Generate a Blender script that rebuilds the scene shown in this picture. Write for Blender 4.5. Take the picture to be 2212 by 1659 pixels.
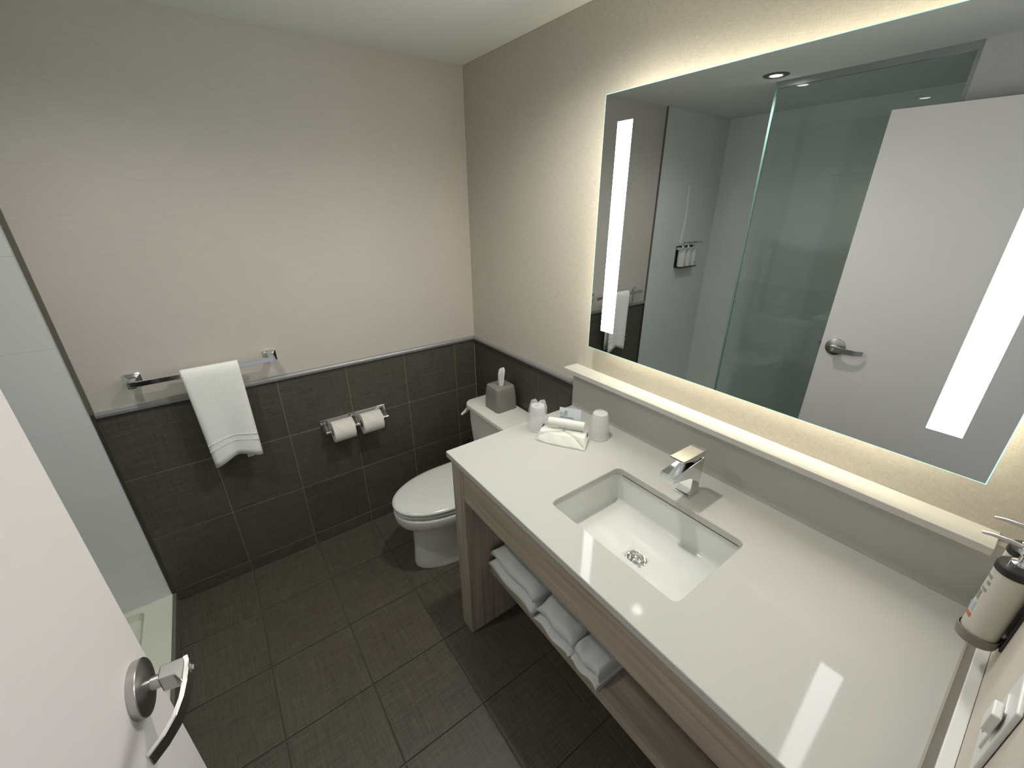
import bpy, bmesh, math, random
from mathutils import Vector, Matrix
random.seed(7)
for o in list(bpy.data.objects): bpy.data.objects.remove(o)
S = bpy.context.scene
COL = S.collection
PI = math.pi

# ------------------------------------------------------------------ camera, world, exposure
F_PX = 896.08
cam_d = bpy.data.cameras.new('camera'); cam = bpy.data.objects.new('camera', cam_d); COL.objects.link(cam)
cam_d.sensor_fit = 'HORIZONTAL'; cam_d.sensor_width = 36.0; cam_d.lens = F_PX / 2212 * 36.0
cam_d.clip_start = 0.01; cam_d.clip_end = 50
M = Matrix(((0.58964279, -0.31921333, 0.74190581), (0.80764566, 0.23925472, -0.53894866), (-0.00546487, 0.9169842, 0.39888609)))
cam.matrix_world = Matrix.Translation((2.0620983, -1.22056232, 1.72279931)) @ M.to_4x4()
S.camera = cam
WORLD_E = 0.36
w = bpy.data.worlds.new('world'); S.world = w; w.use_nodes = True
w.node_tree.nodes['Background'].inputs[0].default_value = (0.95, 0.97, 1.0, 1)
w.node_tree.nodes['Background'].inputs[1].default_value = WORLD_E
S.view_settings.view_transform = 'Standard'; S.view_settings.look = 'None'
S.view_settings.gamma = 1.0; S.view_settings.use_curve_mapping = False
S.view_settings.exposure = 0.0
BAR_E = 27.0          # LED strips set in the mirror
GLOW_E = 18.5         # strips behind the mirror
DOWN_W = (5.6, 9.6)  # ceiling downlights: shower side, vanity side
GLOWC = (1.0, 0.91, 0.72)

# ------------------------------------------------------------------ materials
def newmat(name):
    m = bpy.data.materials.new(name); m.use_nodes = True
    nt = m.node_tree; b = nt.nodes['Principled BSDF']
    return m, nt, b
def sv(b, **k):
    for n, v in k.items():
        b.inputs[n.replace('_', ' ')].default_value = v
def plain(name, col, rough=0.5, metal=0.0, coat=0.0, noise=0.0, nscale=40, bump=0.0, bscale=200, spec=0.5):
    m = _plain(name, col, rough, metal, coat, noise, nscale, bump, bscale)
    m.node_tree.nodes['Principled BSDF'].inputs['Specular IOR Level'].default_value = spec
    return m
def _plain(name, col, rough=0.5, metal=0.0, coat=0.0, noise=0.0, nscale=40, bump=0.0, bscale=200):
    m, nt, b = newmat(name)
    c = (*col, 1)
    sv(b, Base_Color=c, Roughness=rough, Metallic=metal)
    b.inputs['Coat Weight'].default_value = coat
    tc = nt.nodes.new('ShaderNodeTexCoord')
    if noise:
        n = nt.nodes.new('ShaderNodeTexNoise'); n.inputs['Scale'].default_value = nscale; n.inputs['Detail'].default_value = 5
        nt.links.new(tc.outputs['Object'], n.inputs['Vector'])
        r = nt.nodes.new('ShaderNodeMixRGB')
        r.inputs[1].default_value = tuple(x * (1 - noise) for x in col) + (1,)
        r.inputs[2].default_value = tuple(min(1, x * (1 + noise)) for x in col) + (1,)
        nt.links.new(n.outputs['Fac'], r.inputs[0]); nt.links.new(r.outputs[0], b.inputs['Base Color'])
    if bump:
        n = nt.nodes.new('ShaderNodeTexNoise'); n.inputs['Scale'].default_value = bscale; n.inputs['Detail'].default_value = 3
        nt.links.new(tc.outputs['Object'], n.inputs['Vector'])
        bp = nt.nodes.new('ShaderNodeBump'); bp.inputs['Strength'].default_value = bump; bp.inputs['Distance'].default_value = 0.002
        nt.links.new(n.outputs['Fac'], bp.inputs['Height']); nt.links.new(bp.outputs[0], b.inputs['Normal'])
    return m
def weave(name, base, amp, s1, s2, rough=0.7, bump=0.3, w1=0.5, blotch=0.06, spec=0.5, coat=0.0, perobj=0.0, bdist=0.001):
    """two stretched noises crossed (threads): s1, s2 are (x,y,z) scales"""
    m, nt, b = newmat(name); L = nt.links.new; N = nt.nodes.new
    tc = N('ShaderNodeTexCoord')
    geo = N('ShaderNodeNewGeometry')
    vec = geo.outputs['Position']
    if perobj:
        oi = N('ShaderNodeObjectInfo')
        mu = N('ShaderNodeVectorMath'); mu.operation = 'SCALE'; mu.inputs[0].default_value = (17, 31, 23); L(oi.outputs['Random'], mu.inputs['Scale'])
        ad = N('ShaderNodeVectorMath'); ad.operation = 'ADD'; L(vec, ad.inputs[0]); L(mu.outputs[0], ad.inputs[1]); vec = ad.outputs[0]
    outs = []
    for s in (s1, s2):
        mp = N('ShaderNodeMapping'); mp.inputs['Scale'].default_value = s; L(vec, mp.inputs['Vector'])
        n = N('ShaderNodeTexNoise'); n.inputs['Scale'].default_value = 1; n.inputs['Detail'].default_value = 3; n.inputs['Roughness'].default_value = 0.65
        L(mp.outputs[0], n.inputs['Vector']); outs.append(n.outputs['Fac'])
    mx = N('ShaderNodeMix'); mx.inputs[0].default_value = w1; L(outs[0], mx.inputs[2]); L(outs[1], mx.inputs[3])
    bl = N('ShaderNodeTexNoise'); bl.inputs['Scale'].default_value = 3.0; bl.inputs['Detail'].default_value = 2; L(vec, bl.inputs['Vector'])
    # value = 1 + amp*(threads-.5)*2 + blotch*(bl-.5)*2 (+ per object)
    m1 = N('ShaderNodeMath'); m1.operation = 'MULTIPLY_ADD'; m1.inputs[1].default_value = 2 * amp; m1.inputs[2].default_value = 1 - amp - blotch; L(mx.outputs[0], m1.inputs[0])
    m2 = N('ShaderNodeMath'); m2.operation = 'MULTIPLY_ADD'; m2.inputs[1].default_value = 2 * blotch; L(bl.outputs['Fac'], m2.inputs[0]); L(m1.outputs[0], m2.inputs[2])
    v = m2.outputs[0]
    if perobj:
        m3 = N('ShaderNodeMath'); m3.operation = 'MULTIPLY_ADD'; m3.inputs[1].default_value = 2 * perobj; m3.inputs[2].default_value = -perobj; L(oi.outputs['Random'], m3.inputs[0])
        m4 = N('ShaderNodeMath'); m4.operation = 'ADD'; L(v, m4.inputs[0]); L(m3.outputs[0], m4.inputs[1]); v = m4.outputs[0]
    sc = N('ShaderNodeVectorMath'); sc.operation = 'SCALE'; sc.inputs[0].default_value = base; L(v, sc.inputs['Scale'])
    L(sc.outputs[0], b.inputs['Base Color'])
    sv(b, Roughness=rough); b.inputs['Specular IOR Level'].default_value = spec; b.inputs['Coat Weight'].default_value = coat
    bp = N('ShaderNodeBump'); bp.inputs['Strength'].default_value = bump; bp.inputs['Distance'].default_value = bdist
    L(mx.outputs[0], bp.inputs['Height']); L(bp.outputs[0], b.inputs['Normal'])
    return m
def emis(name, col, e):
    m, nt, b = newmat(name)
    sv(b, Base_Color=(*col, 1), Roughness=0.4); b.inputs['Emission Color'].default_value = (*col, 1); b.inputs['Emission Strength'].default_value = e
    return m
MAT = {}
MAT['paper_back'] = weave('pale_wallpaper', (0.585, 0.55, 0.50), 0.22, (60, 14, 650), (60, 420, 420), 0.6, 0.12, 0.3, 0.03)
MAT['paper_side'] = weave('linen_wallpaper', (0.585, 0.545, 0.47), 0.55, (45, 60, 520), (520, 60, 50), 0.6, 0.16, 0.45, 0.03)
MAT['paper_right'] = weave('linen_wallpaper_right', (0.60, 0.55, 0.48), 0.32, (60, 45, 520), (60, 520, 50), 0.6, 0.15, 0.45, 0.03)
MAT['tile_back'] = weave('dark_linen_tile', (0.086, 0.077, 0.062), 1.5, (40, 10, 400), (40, 330, 12), 0.42, 0.25, 0.4, 0.10, 0.5, 0.0, 0.06)
MAT['tile_side'] = weave('dark_linen_tile_side', (0.078, 0.070, 0.057), 1.5, (10, 40, 400), (330, 40, 12), 0.42, 0.25, 0.45, 0.10, 0.5, 0.0, 0.06)
MAT['tile_floor'] = weave('dark_linen_tile_floor', (0.092, 0.080, 0.060), 1.5, (330, 10, 40), (10, 330, 40), 0.42, 0.22, 0.5, 0.10, 0.5, 0.0, 0.06)
MAT['grout'] = plain('taupe_grout', (0.24, 0.215, 0.165), 0.9, noise=0.1)
MAT['grout_floor'] = plain('dark_floor_grout', (0.085, 0.077, 0.062), 0.9, noise=0.15)
MAT['grout_w'] = plain('pale_grout', (0.70, 0.73, 0.72), 0.8)
MAT['white_tile'] = weave('white_wall_tile', (0.74, 0.77, 0.765), 0.012, (9, 9, 9), (60, 60, 60), 0.16, 0.10, 0.5, 0.01, 0.5, 0, 0.01, 0.002)
MAT['rail'] = plain('brushed_rail', (0.36, 0.365, 0.38), 0.38, 0.55)
MAT['trim'] = plain('taupe_trim', (0.15, 0.135, 0.11), 0.55, noise=0.05)
MAT['ceiling'] = plain('ceiling_paint', (0.76, 0.78, 0.75), 0.9, bump=0.06, bscale=300)
MAT['paint'] = plain('grey_wall_paint', (0.58, 0.56, 0.57), 0.8, bump=0.06, bscale=300)
MAT['quartz'] = plain('white_quartz', (0.53, 0.522, 0.485), 0.05, coat=0.0, noise=0.015, nscale=160, spec=0.10)
MAT['porc'] = plain('white_porcelain', (0.72, 0.735, 0.70), 0.05, noise=0.004, spec=0.22)
MAT['toilet'] = plain('toilet_porcelain', (0.74, 0.74, 0.69), 0.09, spec=0.4)
MAT['seat'] = plain('toilet_plastic', (0.70, 0.71, 0.67), 0.20)
MAT['chrome'] = plain('chrome', (0.82, 0.83, 0.85), 0.07, 1.0)
MAT['satin'] = plain('satin_nickel', (0.50, 0.49, 0.48), 0.30, 1.0)
MAT['black'] = plain('black_plastic', (0.012, 0.011, 0.010), 0.35)
MAT['darkmet'] = plain('dark_baffle', (0.16, 0.15, 0.15), 0.4, 0.6)
MAT['door'] = plain('door_paint', (0.83, 0.79, 0.775), 0.5, bump=0.05, bscale=500)
MAT['towel'] = plain('white_terry', (0.92, 0.93, 0.90), 0.95, noise=0.04, nscale=220, bump=0.7, bscale=170)
MAT['towel2'] = plain('white_terry_fine', (0.78, 0.77, 0.71), 0.95, noise=0.04, nscale=400, bump=0.7, bscale=420)
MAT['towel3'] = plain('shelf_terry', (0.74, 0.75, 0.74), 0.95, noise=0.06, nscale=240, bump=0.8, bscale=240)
MAT['stitch'] = plain('towel_band', (0.80, 0.80, 0.77), 0.8)
MAT['paper'] = plain('toilet_paper', (0.74, 0.71, 0.65), 0.9, bump=0.3, bscale=300)
MAT['tissue'] = plain('tissue', (0.78, 0.78, 0.76), 0.8)
MAT['grey_box'] = plain('grey_plastic', (0.24, 0.225, 0.21), 0.45)
MAT['card'] = plain('white_card', (0.72, 0.76, 0.80), 0.5)
MAT['ink'] = plain('navy_ink', (0.015, 0.018, 0.11), 0.6)
MAT['ink_l'] = plain('light_ink', (0.22, 0.28, 0.42), 0.6)
MAT['cream'] = plain('cream_bottle', (0.56, 0.54, 0.47), 0.35, noise=0.03, nscale=60)
MAT['cradle'] = plain('smoked_cradle', (0.20, 0.175, 0.145), 0.3)
MAT['brown_line'] = plain('shadow_brown', (0.06, 0.045, 0.03), 0.7)  # dark tone for the painted shadow line at the sink rim
MAT['curb_strip'] = plain('curb_strip', (0.17, 0.17, 0.155), 0.5)
MAT['dark_edge'] = plain('dark_edge', (0.045, 0.04, 0.033), 0.6)
MAT['orange'] = plain('orange_print', (0.42, 0.15, 0.05), 0.5)
MAT['blue'] = plain('blue_print', (0.42, 0.50, 0.58), 0.5)
MAT['grey_print'] = plain('grey_print', (0.25, 0.26, 0.25), 0.5)
MAT['white_pl'] = plain('white_plastic', (0.70, 0.70, 0.68), 0.35)
MAT['pan'] = plain('shower_pan', (0.80, 0.82, 0.71), 0.3)
MAT['caulk'] = plain('caulk', (0.42, 0.39, 0.33), 0.8)
MAT['bar'] = emis('led_strip', (0.96, 0.985, 1.0), BAR_E)
MAT['glow'] = emis('led_backlight', GLOWC, GLOW_E)
MAT['lens'] = emis('downlight_lens', (1.0, 0.97, 0.90), 40.0)
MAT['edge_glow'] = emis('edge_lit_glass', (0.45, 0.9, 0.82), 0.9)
def mirror_mat():
    m, nt, b = newmat('mirror_silver'); sv(b, Base_Color=(0.66, 0.69, 0.685, 1), Metallic=1.0, Roughness=0.0); return m
MAT['mirror'] = mirror_mat()
def glass_mat(name, tint, refl=1.0):
    m, nt, b = newmat(name); nt.nodes.remove(b); N = nt.nodes.new; L = nt.links.new
    out = nt.nodes['Material Output']
    tr = N('ShaderNodeBsdfTransparent'); tr.inputs[0].default_value = (*tint, 1)
    gl = N('ShaderNodeBsdfGlossy'); gl.inputs['Roughness'].default_value = 0.0; gl.inputs[0].default_value = (0.9, 0.95, 0.93, 1)
    fr = N('ShaderNodeFresnel'); fr.inputs[0].default_value = 1.5
    mx = N('ShaderNodeMixShader'); L(fr.outputs[0], mx.inputs[0]); L(tr.outputs[0], mx.inputs[1]); L(gl.outputs[0], mx.inputs[2]); L(mx.outputs[0], out.inputs[0])
    return m
MAT['glass'] = glass_mat('green_glass', (0.93, 0.965, 0.95))
MAT['glass_edge'] = plain('glass_edge', (0.24, 0.40, 0.35), 0.25)
def film(name, col, alpha, rough=0.25):
    m, nt, b = newmat(name); sv(b, Base_Color=(*col, 1), Roughness=rough, Alpha=alpha)
    b.inputs['Subsurface Weight'].default_value = 0.0
    return m
MAT['film'] = film('clear_wrap', (0.90, 0.91, 0.93), 0.26, 0.15)
MAT['frost'] = film('frosted_cup', (0.92, 0.92, 0.90), 0.46, 0.3)
def wood(name, vert):
    m, nt, b = newmat(name); N = nt.nodes.new; L = nt.links.new
    geo = N('ShaderNodeNewGeometry'); mp = N('ShaderNodeMapping')
    mp.inputs['Scale'].default_value = (45, 45, 2.2) if vert else (2.2, 45, 45)
    L(geo.outputs['Position'], mp.inputs['Vector'])
    n = N('ShaderNodeTexNoise'); n.inputs['Scale'].default_value = 1; n.inputs['Detail'].default_value = 6; n.inputs['Distortion'].default_value = 0.5; L(mp.outputs[0], n.inputs['Vector'])
    r = N('ShaderNodeValToRGB'); r.color_ramp.elements[0].position = 0.3; r.color_ramp.elements[1].position = 0.7
    r.color_ramp.elements[0].color = (0.30, 0.25, 0.19, 1); r.color_ramp.elements[1].color = (0.47, 0.405, 0.325, 1)
    L(n.outputs['Fac'], r.inputs[0]); L(r.outputs[0], b.inputs['Base Color']); sv(b, Roughness=0.5)
    bp = N('ShaderNodeBump'); bp.inputs['Strength'].default_value = 0.15; bp.inputs['Distance'].default_value = 0.001; L(n.outputs['Fac'], bp.inputs['Height']); L(bp.outputs[0], b.inputs['Normal'])
    return m
MAT['wood_v'] = wood('taupe_oak_vertical', True); MAT['wood_h'] = wood('taupe_oak_horizontal', False)

# ------------------------------------------------------------------ geometry helpers
def box(bm, x0, x1, y0, y1, z0, z1, bev=0.0, seg=2):
    vs = [bm.verts.new((x, y, z)) for x in (x0, x1) for y in (y0, y1) for z in (z0, z1)]
    f = [(0, 1, 3, 2), (4, 6, 7, 5), (0, 4, 5, 1), (2, 3, 7, 6), (0, 2, 6, 4), (1, 5, 7, 3)]
    fs = [bm.faces.new([vs[i] for i in q]) for q in f]
    if bev:
        es = list({e for q in fs for e in q.edges})
        bmesh.ops.bevel(bm, geom=es, offset=bev, segments=seg, profile=0.5, affect='EDGES')
    return vs
def newbm(): return bmesh.new()
def prism(bm, pts, a, b, axis='x', bev=0.0):
    """pts are 2D in the plane perpendicular to axis"""
    def P(u, v, t): return {'x': (t, u, v), 'y': (u, t, v), 'z': (u, v, t)}[axis]
    A = [bm.verts.new(P(u, v, a)) for u, v in pts]; B = [bm.verts.new(P(u, v, b)) for u, v in pts]
    n = len(pts); fs = [bm.faces.new(A), bm.faces.new(B[::-1])]
    for i in range(n): fs.append(bm.faces.new((A[i], B[i], B[(i + 1) % n], A[(i + 1) % n])))
    bmesh.ops.recalc_face_normals(bm, faces=fs)
    if bev:
        es = list({e for q in fs for e in q.edges}); bmesh.ops.bevel(bm, geom=es, offset=bev, segments=2, profile=0.5, affect='EDGES')
def loft(bm, rings, cap0=True, cap1=True, closed=True):
    R = [[bm.verts.new(p) for p in r] for r in rings]; n = len(rings[0])
    for a, b in zip(R, R[1:]):
        for i in range(n if closed else n - 1):
            bm.faces.new((a[i], a[(i + 1) % n], b[(i + 1) % n], b[i]))
    if cap0: bm.faces.new(R[0][::-1])
    if cap1: bm.faces.new(R[-1])
    bmesh.ops.recalc_face_normals(bm, faces=bm.faces[:])
    return R
def lathe(bm, prof, c=(0, 0, 0), n=32, axis='z', cap0=True, cap1=True):
    rings = []
    for r, h in prof:
        ring = []
        for i in range(n):
            t = 2 * PI * i / n; a, b = r * math.cos(t), r * math.sin(t)
            p = {'z': (a, b, h), 'y': (a, h, b), 'x': (h, a, b)}[axis]
            ring.append((p[0] + c[0], p[1] + c[1], p[2] + c[2]))
        rings.append(ring)
    return loft(bm, rings, cap0, cap1)
def tube(bm, pts, r, n=12, flat=None):
    pts = [Vector(p) for p in pts]; rings = []
    up = Vector((0, 0, 1))
    for i, p in enumerate(pts):
        d = (pts[min(i + 1, len(pts) - 1)] - pts[max(i - 1, 0)]).normalized()
        u = up if abs(d.dot(up)) < 0.95 else Vector((0, 1, 0))
        s = d.cross(u).normalized(); t = s.cross(d).normalized()
        rr = r[i] if isinstance(r, (list, tuple)) else r
        rings.append([tuple(p + s * rr * math.cos(2 * PI * k / n) + t * rr * (flat or 1) * math.sin(2 * PI * k / n)) for k in range(n)])
    loft(bm, rings)
def rrect(x0, x1, y0, y1, r, seg=6):
    out = []
    for cx, cy, a0 in ((x1 - r, y1 - r, 0), (x0 + r, y1 - r, 90), (x0 + r, y0 + r, 180), (x1 - r, y0 + r, 270)):
        for k in range(seg + 1):
            a = math.radians(a0 + 90 * k / seg); out.append((cx + r * math.cos(a), cy + r * math.sin(a)))
    return out
WORLD = {}
def finish(name, bm, mat, parent=None, smooth=None, local=False):
    me = bpy.data.meshes.new(name)
    off = WORLD.get(parent.name, Vector((0, 0, 0))) if (parent and not local) else Vector((0, 0, 0))
    if off.length: bmesh.ops.translate(bm, verts=bm.verts, vec=-off)
    bm.to_mesh(me); bm.free()
    me.materials.append(MAT[mat] if isinstance(mat, str) else mat)
    if smooth is not None:
        me.shade_smooth(); me.set_sharp_from_angle(angle=math.radians(smooth))
    o = bpy.data.objects.new(name, me); COL.objects.link(o)
    if parent: o.parent = parent; WORLD[o.name] = WORLD.get(parent.name, Vector((0, 0, 0))).copy()
    return o
def tag(o, label, cat, group=None):
    o['label'] = label; o['category'] = cat
    if group: o['group'] = group
    return o
def thing(name, label, cat, loc=(0, 0, 0), rotz=0, group=None):
    o = bpy.data.objects.new(name, None); COL.objects.link(o); o.empty_display_size = 0.05
    o.location = loc; o.rotation_euler = (0, 0, rotz); WORLD[o.name] = Vector(loc)
    return tag(o, label, cat, group)
def struct(name, bm, mat, parent=None, smooth=None):
    o = finish(name, bm, mat, parent, smooth)
    if not parent: o['kind'] = 'structure'
    return o
def bx(name, mat, parent, *c, bev=0.0, smooth=None):
    bm = newbm(); box(bm, *c, bev=bev); return finish(name, bm, mat, parent, smooth)

# ------------------------------------------------------------------ the setting
H = 2.32; XR = 2.168; YS = -1.690; YB = -2.50; T = 0.311; G = 0.0019
# --- floor
bm = newbm(); box(bm, -0.1, XR + 0.1, YS - 0.01, 0.1, -0.06, -0.0035); floor = struct('floor', bm, 'grout_floor')
tile_cache = {}
def tile(parent, mat, axis, a0, a1, b0, b1, face, sign=1, th=0.007, g=G, name='tile', bev=0.0009):
    """axis = normal axis; tile occupies a0..a1, b0..b1 in the other two axes; face = plane coordinate of the visible side"""
    wa, wb = round(a1 - a0 - 2 * g, 4), round(b1 - b0 - 2 * g, 4)
    if wa <= 0.004 or wb <= 0.004: return
    key = (mat, axis, wa, wb, sign, th)
    ca, cb = (a0 + a1) / 2, (b0 + b1) / 2
    if key not in tile_cache:
        bm = newbm()
        lo, hi = (-th, 0) if sign > 0 else (0, th)
        if axis == 'z': box(bm, -wa / 2, wa / 2, -wb / 2, wb / 2, lo, hi)
        if axis == 'x': box(bm, lo, hi, -wa / 2, wa / 2, -wb / 2, wb / 2)
        if axis == 'y': box(bm, -wa / 2, wa / 2, lo, hi, -wb / 2, wb / 2)
        bmesh.ops.bevel(bm, geom=bm.edges[:], offset=bev, segments=1, affect='EDGES')
        me = bpy.data.meshes.new(name); bm.to_mesh(me); bm.free(); me.materials.append(MAT[mat]); tile_cache[key] = me
    o = bpy.data.objects.new(name, tile_cache[key]); COL.objects.link(o); o.parent = parent
    o.location = {'z': (ca, cb, face), 'x': (face, ca, cb), 'y': (ca, face, cb)}[axis]
def cuts(lo, hi, first, step):
    c = [lo]; v = first
    while v < lo + 0.012: v += step
    while v < hi - 0.004: c.append(v); v += step
    c.append(hi); return c
xs = cuts(0.0, XR, 0.291, T); ys = [0.0, -0.136, -0.446, -0.754, -1.064, -1.375, YS + 0.004]; ys = ys[::-1]
for i in range(len(xs) - 1):
    for j in range(len(ys) - 1):
        tile(floor, 'tile_floor', 'z', xs[i], xs[i + 1], ys[j], ys[j + 1], 0.0)
# --- back wall (X = 0)
bm = newbm(); box(bm, -0.10, -0.006, YB - 0.1, 0.10, -0.06, H + 0.05); wb = struct('wall_back', bm, 'paint')
bx('grout', 'grout', wb, -0.006, -0.0025, YS + 0.008, -0.0025, -0.003, 0.99)
bx('wallpaper', 'paper_back', wb, -0.006, 0.0, YS + 0.012, 0.0, 0.985, H)
zs = [0.0, 0.067, 0.378, 0.689, 0.986]
for j in range(4):
    for i in range(len(ys) - 1):
        tile(wb, 'tile_back', 'x', max(ys[i], YS + 0.010), ys[i + 1], zs[j], zs[j + 1], 0.0)
bx('grout', 'grout_w', wb, -0.006, -0.001, YB, YS, 0.05, H)
zw = [0.055] + [0.022 + T * k for k in range(1, 8)] + [H]
for j in range(len(zw) - 1):
    for a, b in ((YB, -2.32), (-2.32, YS)):
        tile(wb, 'white_tile', 'x', a, b, zw[j], zw[j + 1], 0.003, g=0.0002, bev=0.00025)
# --- vanity wall (Y = 0)
bm = newbm(); box(bm, -0.10, XR + 0.1, 0.006, 0.10, -0.06, H + 0.05); wm = struct('wall_right', bm, 'paint')
bx('grout', 'grout', wm, 0.0025, XR, 0.0025, 0.006, -0.003, 0.99)
bx('wallpaper', 'paper_side', wm, 0.0, XR, 0.0, 0.006, 0.985, H)
for j in range(4):
    for i in range(len(xs) - 1):
        tile(wm, 'tile_side', 'y', xs[i], xs[i + 1], zs[j], zs[j + 1], 0.0, sign=-1)
# --- entry wall (X = XR) with the doorway, camera stands in front of it
DY0, DY1 = -0.82, -1.60
bm = newbm(); box(bm, XR, XR + 0.12, DY0, 0.1, -0.06, H + 0.05); box(bm, XR, XR + 0.12, YS, DY1, -0.06, H + 0.05); box(bm, XR, XR + 0.12, DY1, DY0, 2.13, H + 0.05)
struct('wall_entry', bm, 'paper_right')
bm = newbm(); box(bm, XR - 0.012, XR + 0.13, DY0 - 0.03, DY0, 0.0, 2.13); box(bm, XR - 0.012, XR + 0.13, DY1, DY1 + 0.03, 0.0, 2.13); box(bm, XR - 0.012, XR + 0.13, DY1 + 0.03, DY0 - 0.03, 2.10, 2.13)
struct('trim_1', bm, 'white_pl')
# --- wall beside the shower glass and shower shell
YG = -1.65
bm = newbm(); box(bm, 1.51, XR + 0.12, YG - 0.10, YG + 0.02, -0.06, H + 0.05); struct('wall_left', bm, 'paint')
bm = newbm(); box(bm, -0.1, XR + 0.12, YB - 0.1, YB - 0.003, -0.06, H + 0.05); wsh = struct('wall_shower', bm, 'grout_w')
xw = [0.003, 0.47, 1.09, 1.71, XR]
for j in range(len(zw) - 1):
    for i in range(len(xw) - 1):
        tile(wsh, 'white_tile', 'y', xw[i], xw[i + 1], zw[j], zw[j + 1], YB + 0.003, g=0.0002, bev=0.00025)
bm = newbm(); box(bm, XR, XR + 0.12, YB - 0.1, YG - 0.10, -0.06, H + 0.05); struct('wall_shower_end', bm, 'white_tile')
# --- ceiling
bm = newbm(); box(bm, -0.1, XR + 0.12, YB - 0.1, 0.1, H, H + 0.06); struct('ceiling', bm, 'ceiling')
# --- rails and trims
prof = [(0.0, 0.984), (0.0125, 0.984), (0.0125, 0.994), (0.009, 1.001), (0.004, 1.004), (0.0, 1.004)]
bm = newbm(); prism(bm, [(x, z) for x, z in prof], YS + 0.012, -0.012, 'y'); struct('trim_2', bm, 'rail')
bm = newbm(); prism(bm, [(-x, z) for x, z in prof], 0.0, 0.866, 'x'); struct('trim_3', bm, 'rail')
bx('trim_4', 'trim', None, 0.0, 0.007, YS - 0.002, YS + 0.012, 1.000, H)['kind'] = 'structure'
bx('trim_5', 'dark_edge', None, 0.0, 0.006, YS - 0.002, YS + 0.010, 0.0, 1.000)['kind'] = 'structure'
bx('trim_6', 'curb_strip', None, 0.006, 1.51, YS + 0.001, YS + 0.013, 0.0, 0.060)['kind'] = 'structure'

# ------------------------------------------------------------------ shower base, glass screen, jamb
t = thing('shower_tray', 'off white shower tray with a raised threshold along the dark floor', 'shower tray', (1.0, -2.1, 0.0))
bm = newbm()
x0, x1, y0, y1 = 0.004, XR - 0.004, YB + 0.004, YS
o1 = [(x, y, 0.0) for x, y in rrect(x0, x1, y0, y1, 0.004)]
o2 = [(x, y, 0.062) for x, y in rrect(x0, x1, y0, y1, 0.004)]
o3 = [(x, y, 0.064) for x, y in rrect(x0 + .003, x1 - .003, y0 + .003, y1 - .003, 0.004)]
i1 = [(x, y, 0.062) for x, y in rrect(x0 + .035, x1 - .035, y0 + .035, y1 - .10, 0.03)]
i2 = [(x, y, 0.030) for x, y in rrect(x0 + .045, x1 - .045, y0 + .045, y1 - .11, 0.028)]
loft(bm, [o1, o2, o3, i1, i2], cap0=True, cap1=True)
finish('basin', bm, 'pan', t, 40)
t = thing('shower_screen', 'fixed pane of greenish glass closing off the shower, seen in the mirror', 'shower screen', (1.08, YG, 0.064))
g = bx('glass_pane', 'glass', t, 0.724, 1.494, YG - 0.004, YG + 0.004, 0.066, 2.292)
bx('glass_edge', 'glass_edge', t, 0.712, 0.724, YG - 0.004, YG + 0.004, 0.066, 2.292)
bx('top_rail', 'rail', t, 0.716, 1.494, YG - 0.012, YG + 0.012, 2.290, 2.320)
bx('side_channel', 'rail', t, 1.494, 1.510, YG - 0.012, YG + 0.014, 0.064, 2.320)

# ------------------------------------------------------------------ ceiling downlights
def downlight(x, y, label, pw):
    t = thing('ceiling_downlight', label, 'ceiling light', (x, y, H), group='recessed ceiling downlights')
    bm = newbm(); lathe(bm, [(0.060, 0), (0.060, -0.003), (0.052, -0.006), (0.036, -0.006), (0.029, -0.0015)], (x, y, H), 40, cap0=False, cap1=False); finish('trim_ring', bm, 'darkmet', t, 30)
    bm = newbm(); lathe(bm, [(0.029, -0.001), (0.028, -0.003), (0.018, -0.0045), (0.004, -0.005)], (x, y, H), 32); finish('lens', bm, 'lens', t, 40)
    ld = bpy.data.lights.new('downlight_lamp', 'SPOT'); ld.energy = pw * 4; ld.color = (1.0, 0.97, 0.90); ld.shadow_soft_size = 0.03; ld.spot_size = math.radians(156); ld.spot_blend = 1.0
    lo = bpy.data.objects.new('downlight_lamp', ld); COL.objects.link(lo); lo.location = (x, y, H - 0.02)
downlight(0.777, -1.49, 'round ceiling downlight in a dark ring, seen at the top of the mirror', DOWN_W[0])
downlight(1.085, -0.50, 'round ceiling downlight above the vanity, seen only mirrored in the shower glass', DOWN_W[1])

# ------------------------------------------------------------------ mirror with light
MX0, MX1, MZ0, MZ1 = 0.963, 2.070, 1.197, 2.040
t = thing('backlit_mirror', 'large frameless backlit mirror with two vertical light strips above the vanity', 'mirror', (1.5165, 0, 1.197))
bx('mirror_glass', 'mirror', t, MX0 + .0015, MX1 - .0015, -0.045, -0.040, MZ0 + .0015, MZ1 - .0015)
bm = newbm()
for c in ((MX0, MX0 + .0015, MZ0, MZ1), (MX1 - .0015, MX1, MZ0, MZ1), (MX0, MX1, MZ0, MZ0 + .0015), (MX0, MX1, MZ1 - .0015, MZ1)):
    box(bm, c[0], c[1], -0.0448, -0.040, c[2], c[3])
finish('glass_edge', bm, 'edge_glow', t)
bx('back_box', 'white_pl', t, MX0 + .075, MX1 - .075, -0.040, -0.0005, MZ0 + .075, MZ1 - .075)
k = .075; e = .0035
for c in ((MX0 + k - e, MX0 + k, MZ0 + k, MZ1 - k), (MX1 - k, MX1 - k + e, MZ0 + k, MZ1 - k), (MX0 + k, MX1 - k, MZ0 + k - e, MZ0 + k), (MX0 + k, MX1 - k, MZ1 - k, MZ1 - k + e)):
    bx('backlight_strip', 'glow', t, c[0], c[1], -0.0385, -0.012, c[2], c[3])
bx('light_strip', 'bar', t, 1.022, 1.081, -0.0453, -0.0445, 1.277, 1.958)
bx('light_strip', 'bar', t, 1.955, 2.011, -0.0453, -0.0445, 1.277, 1.958)

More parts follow.
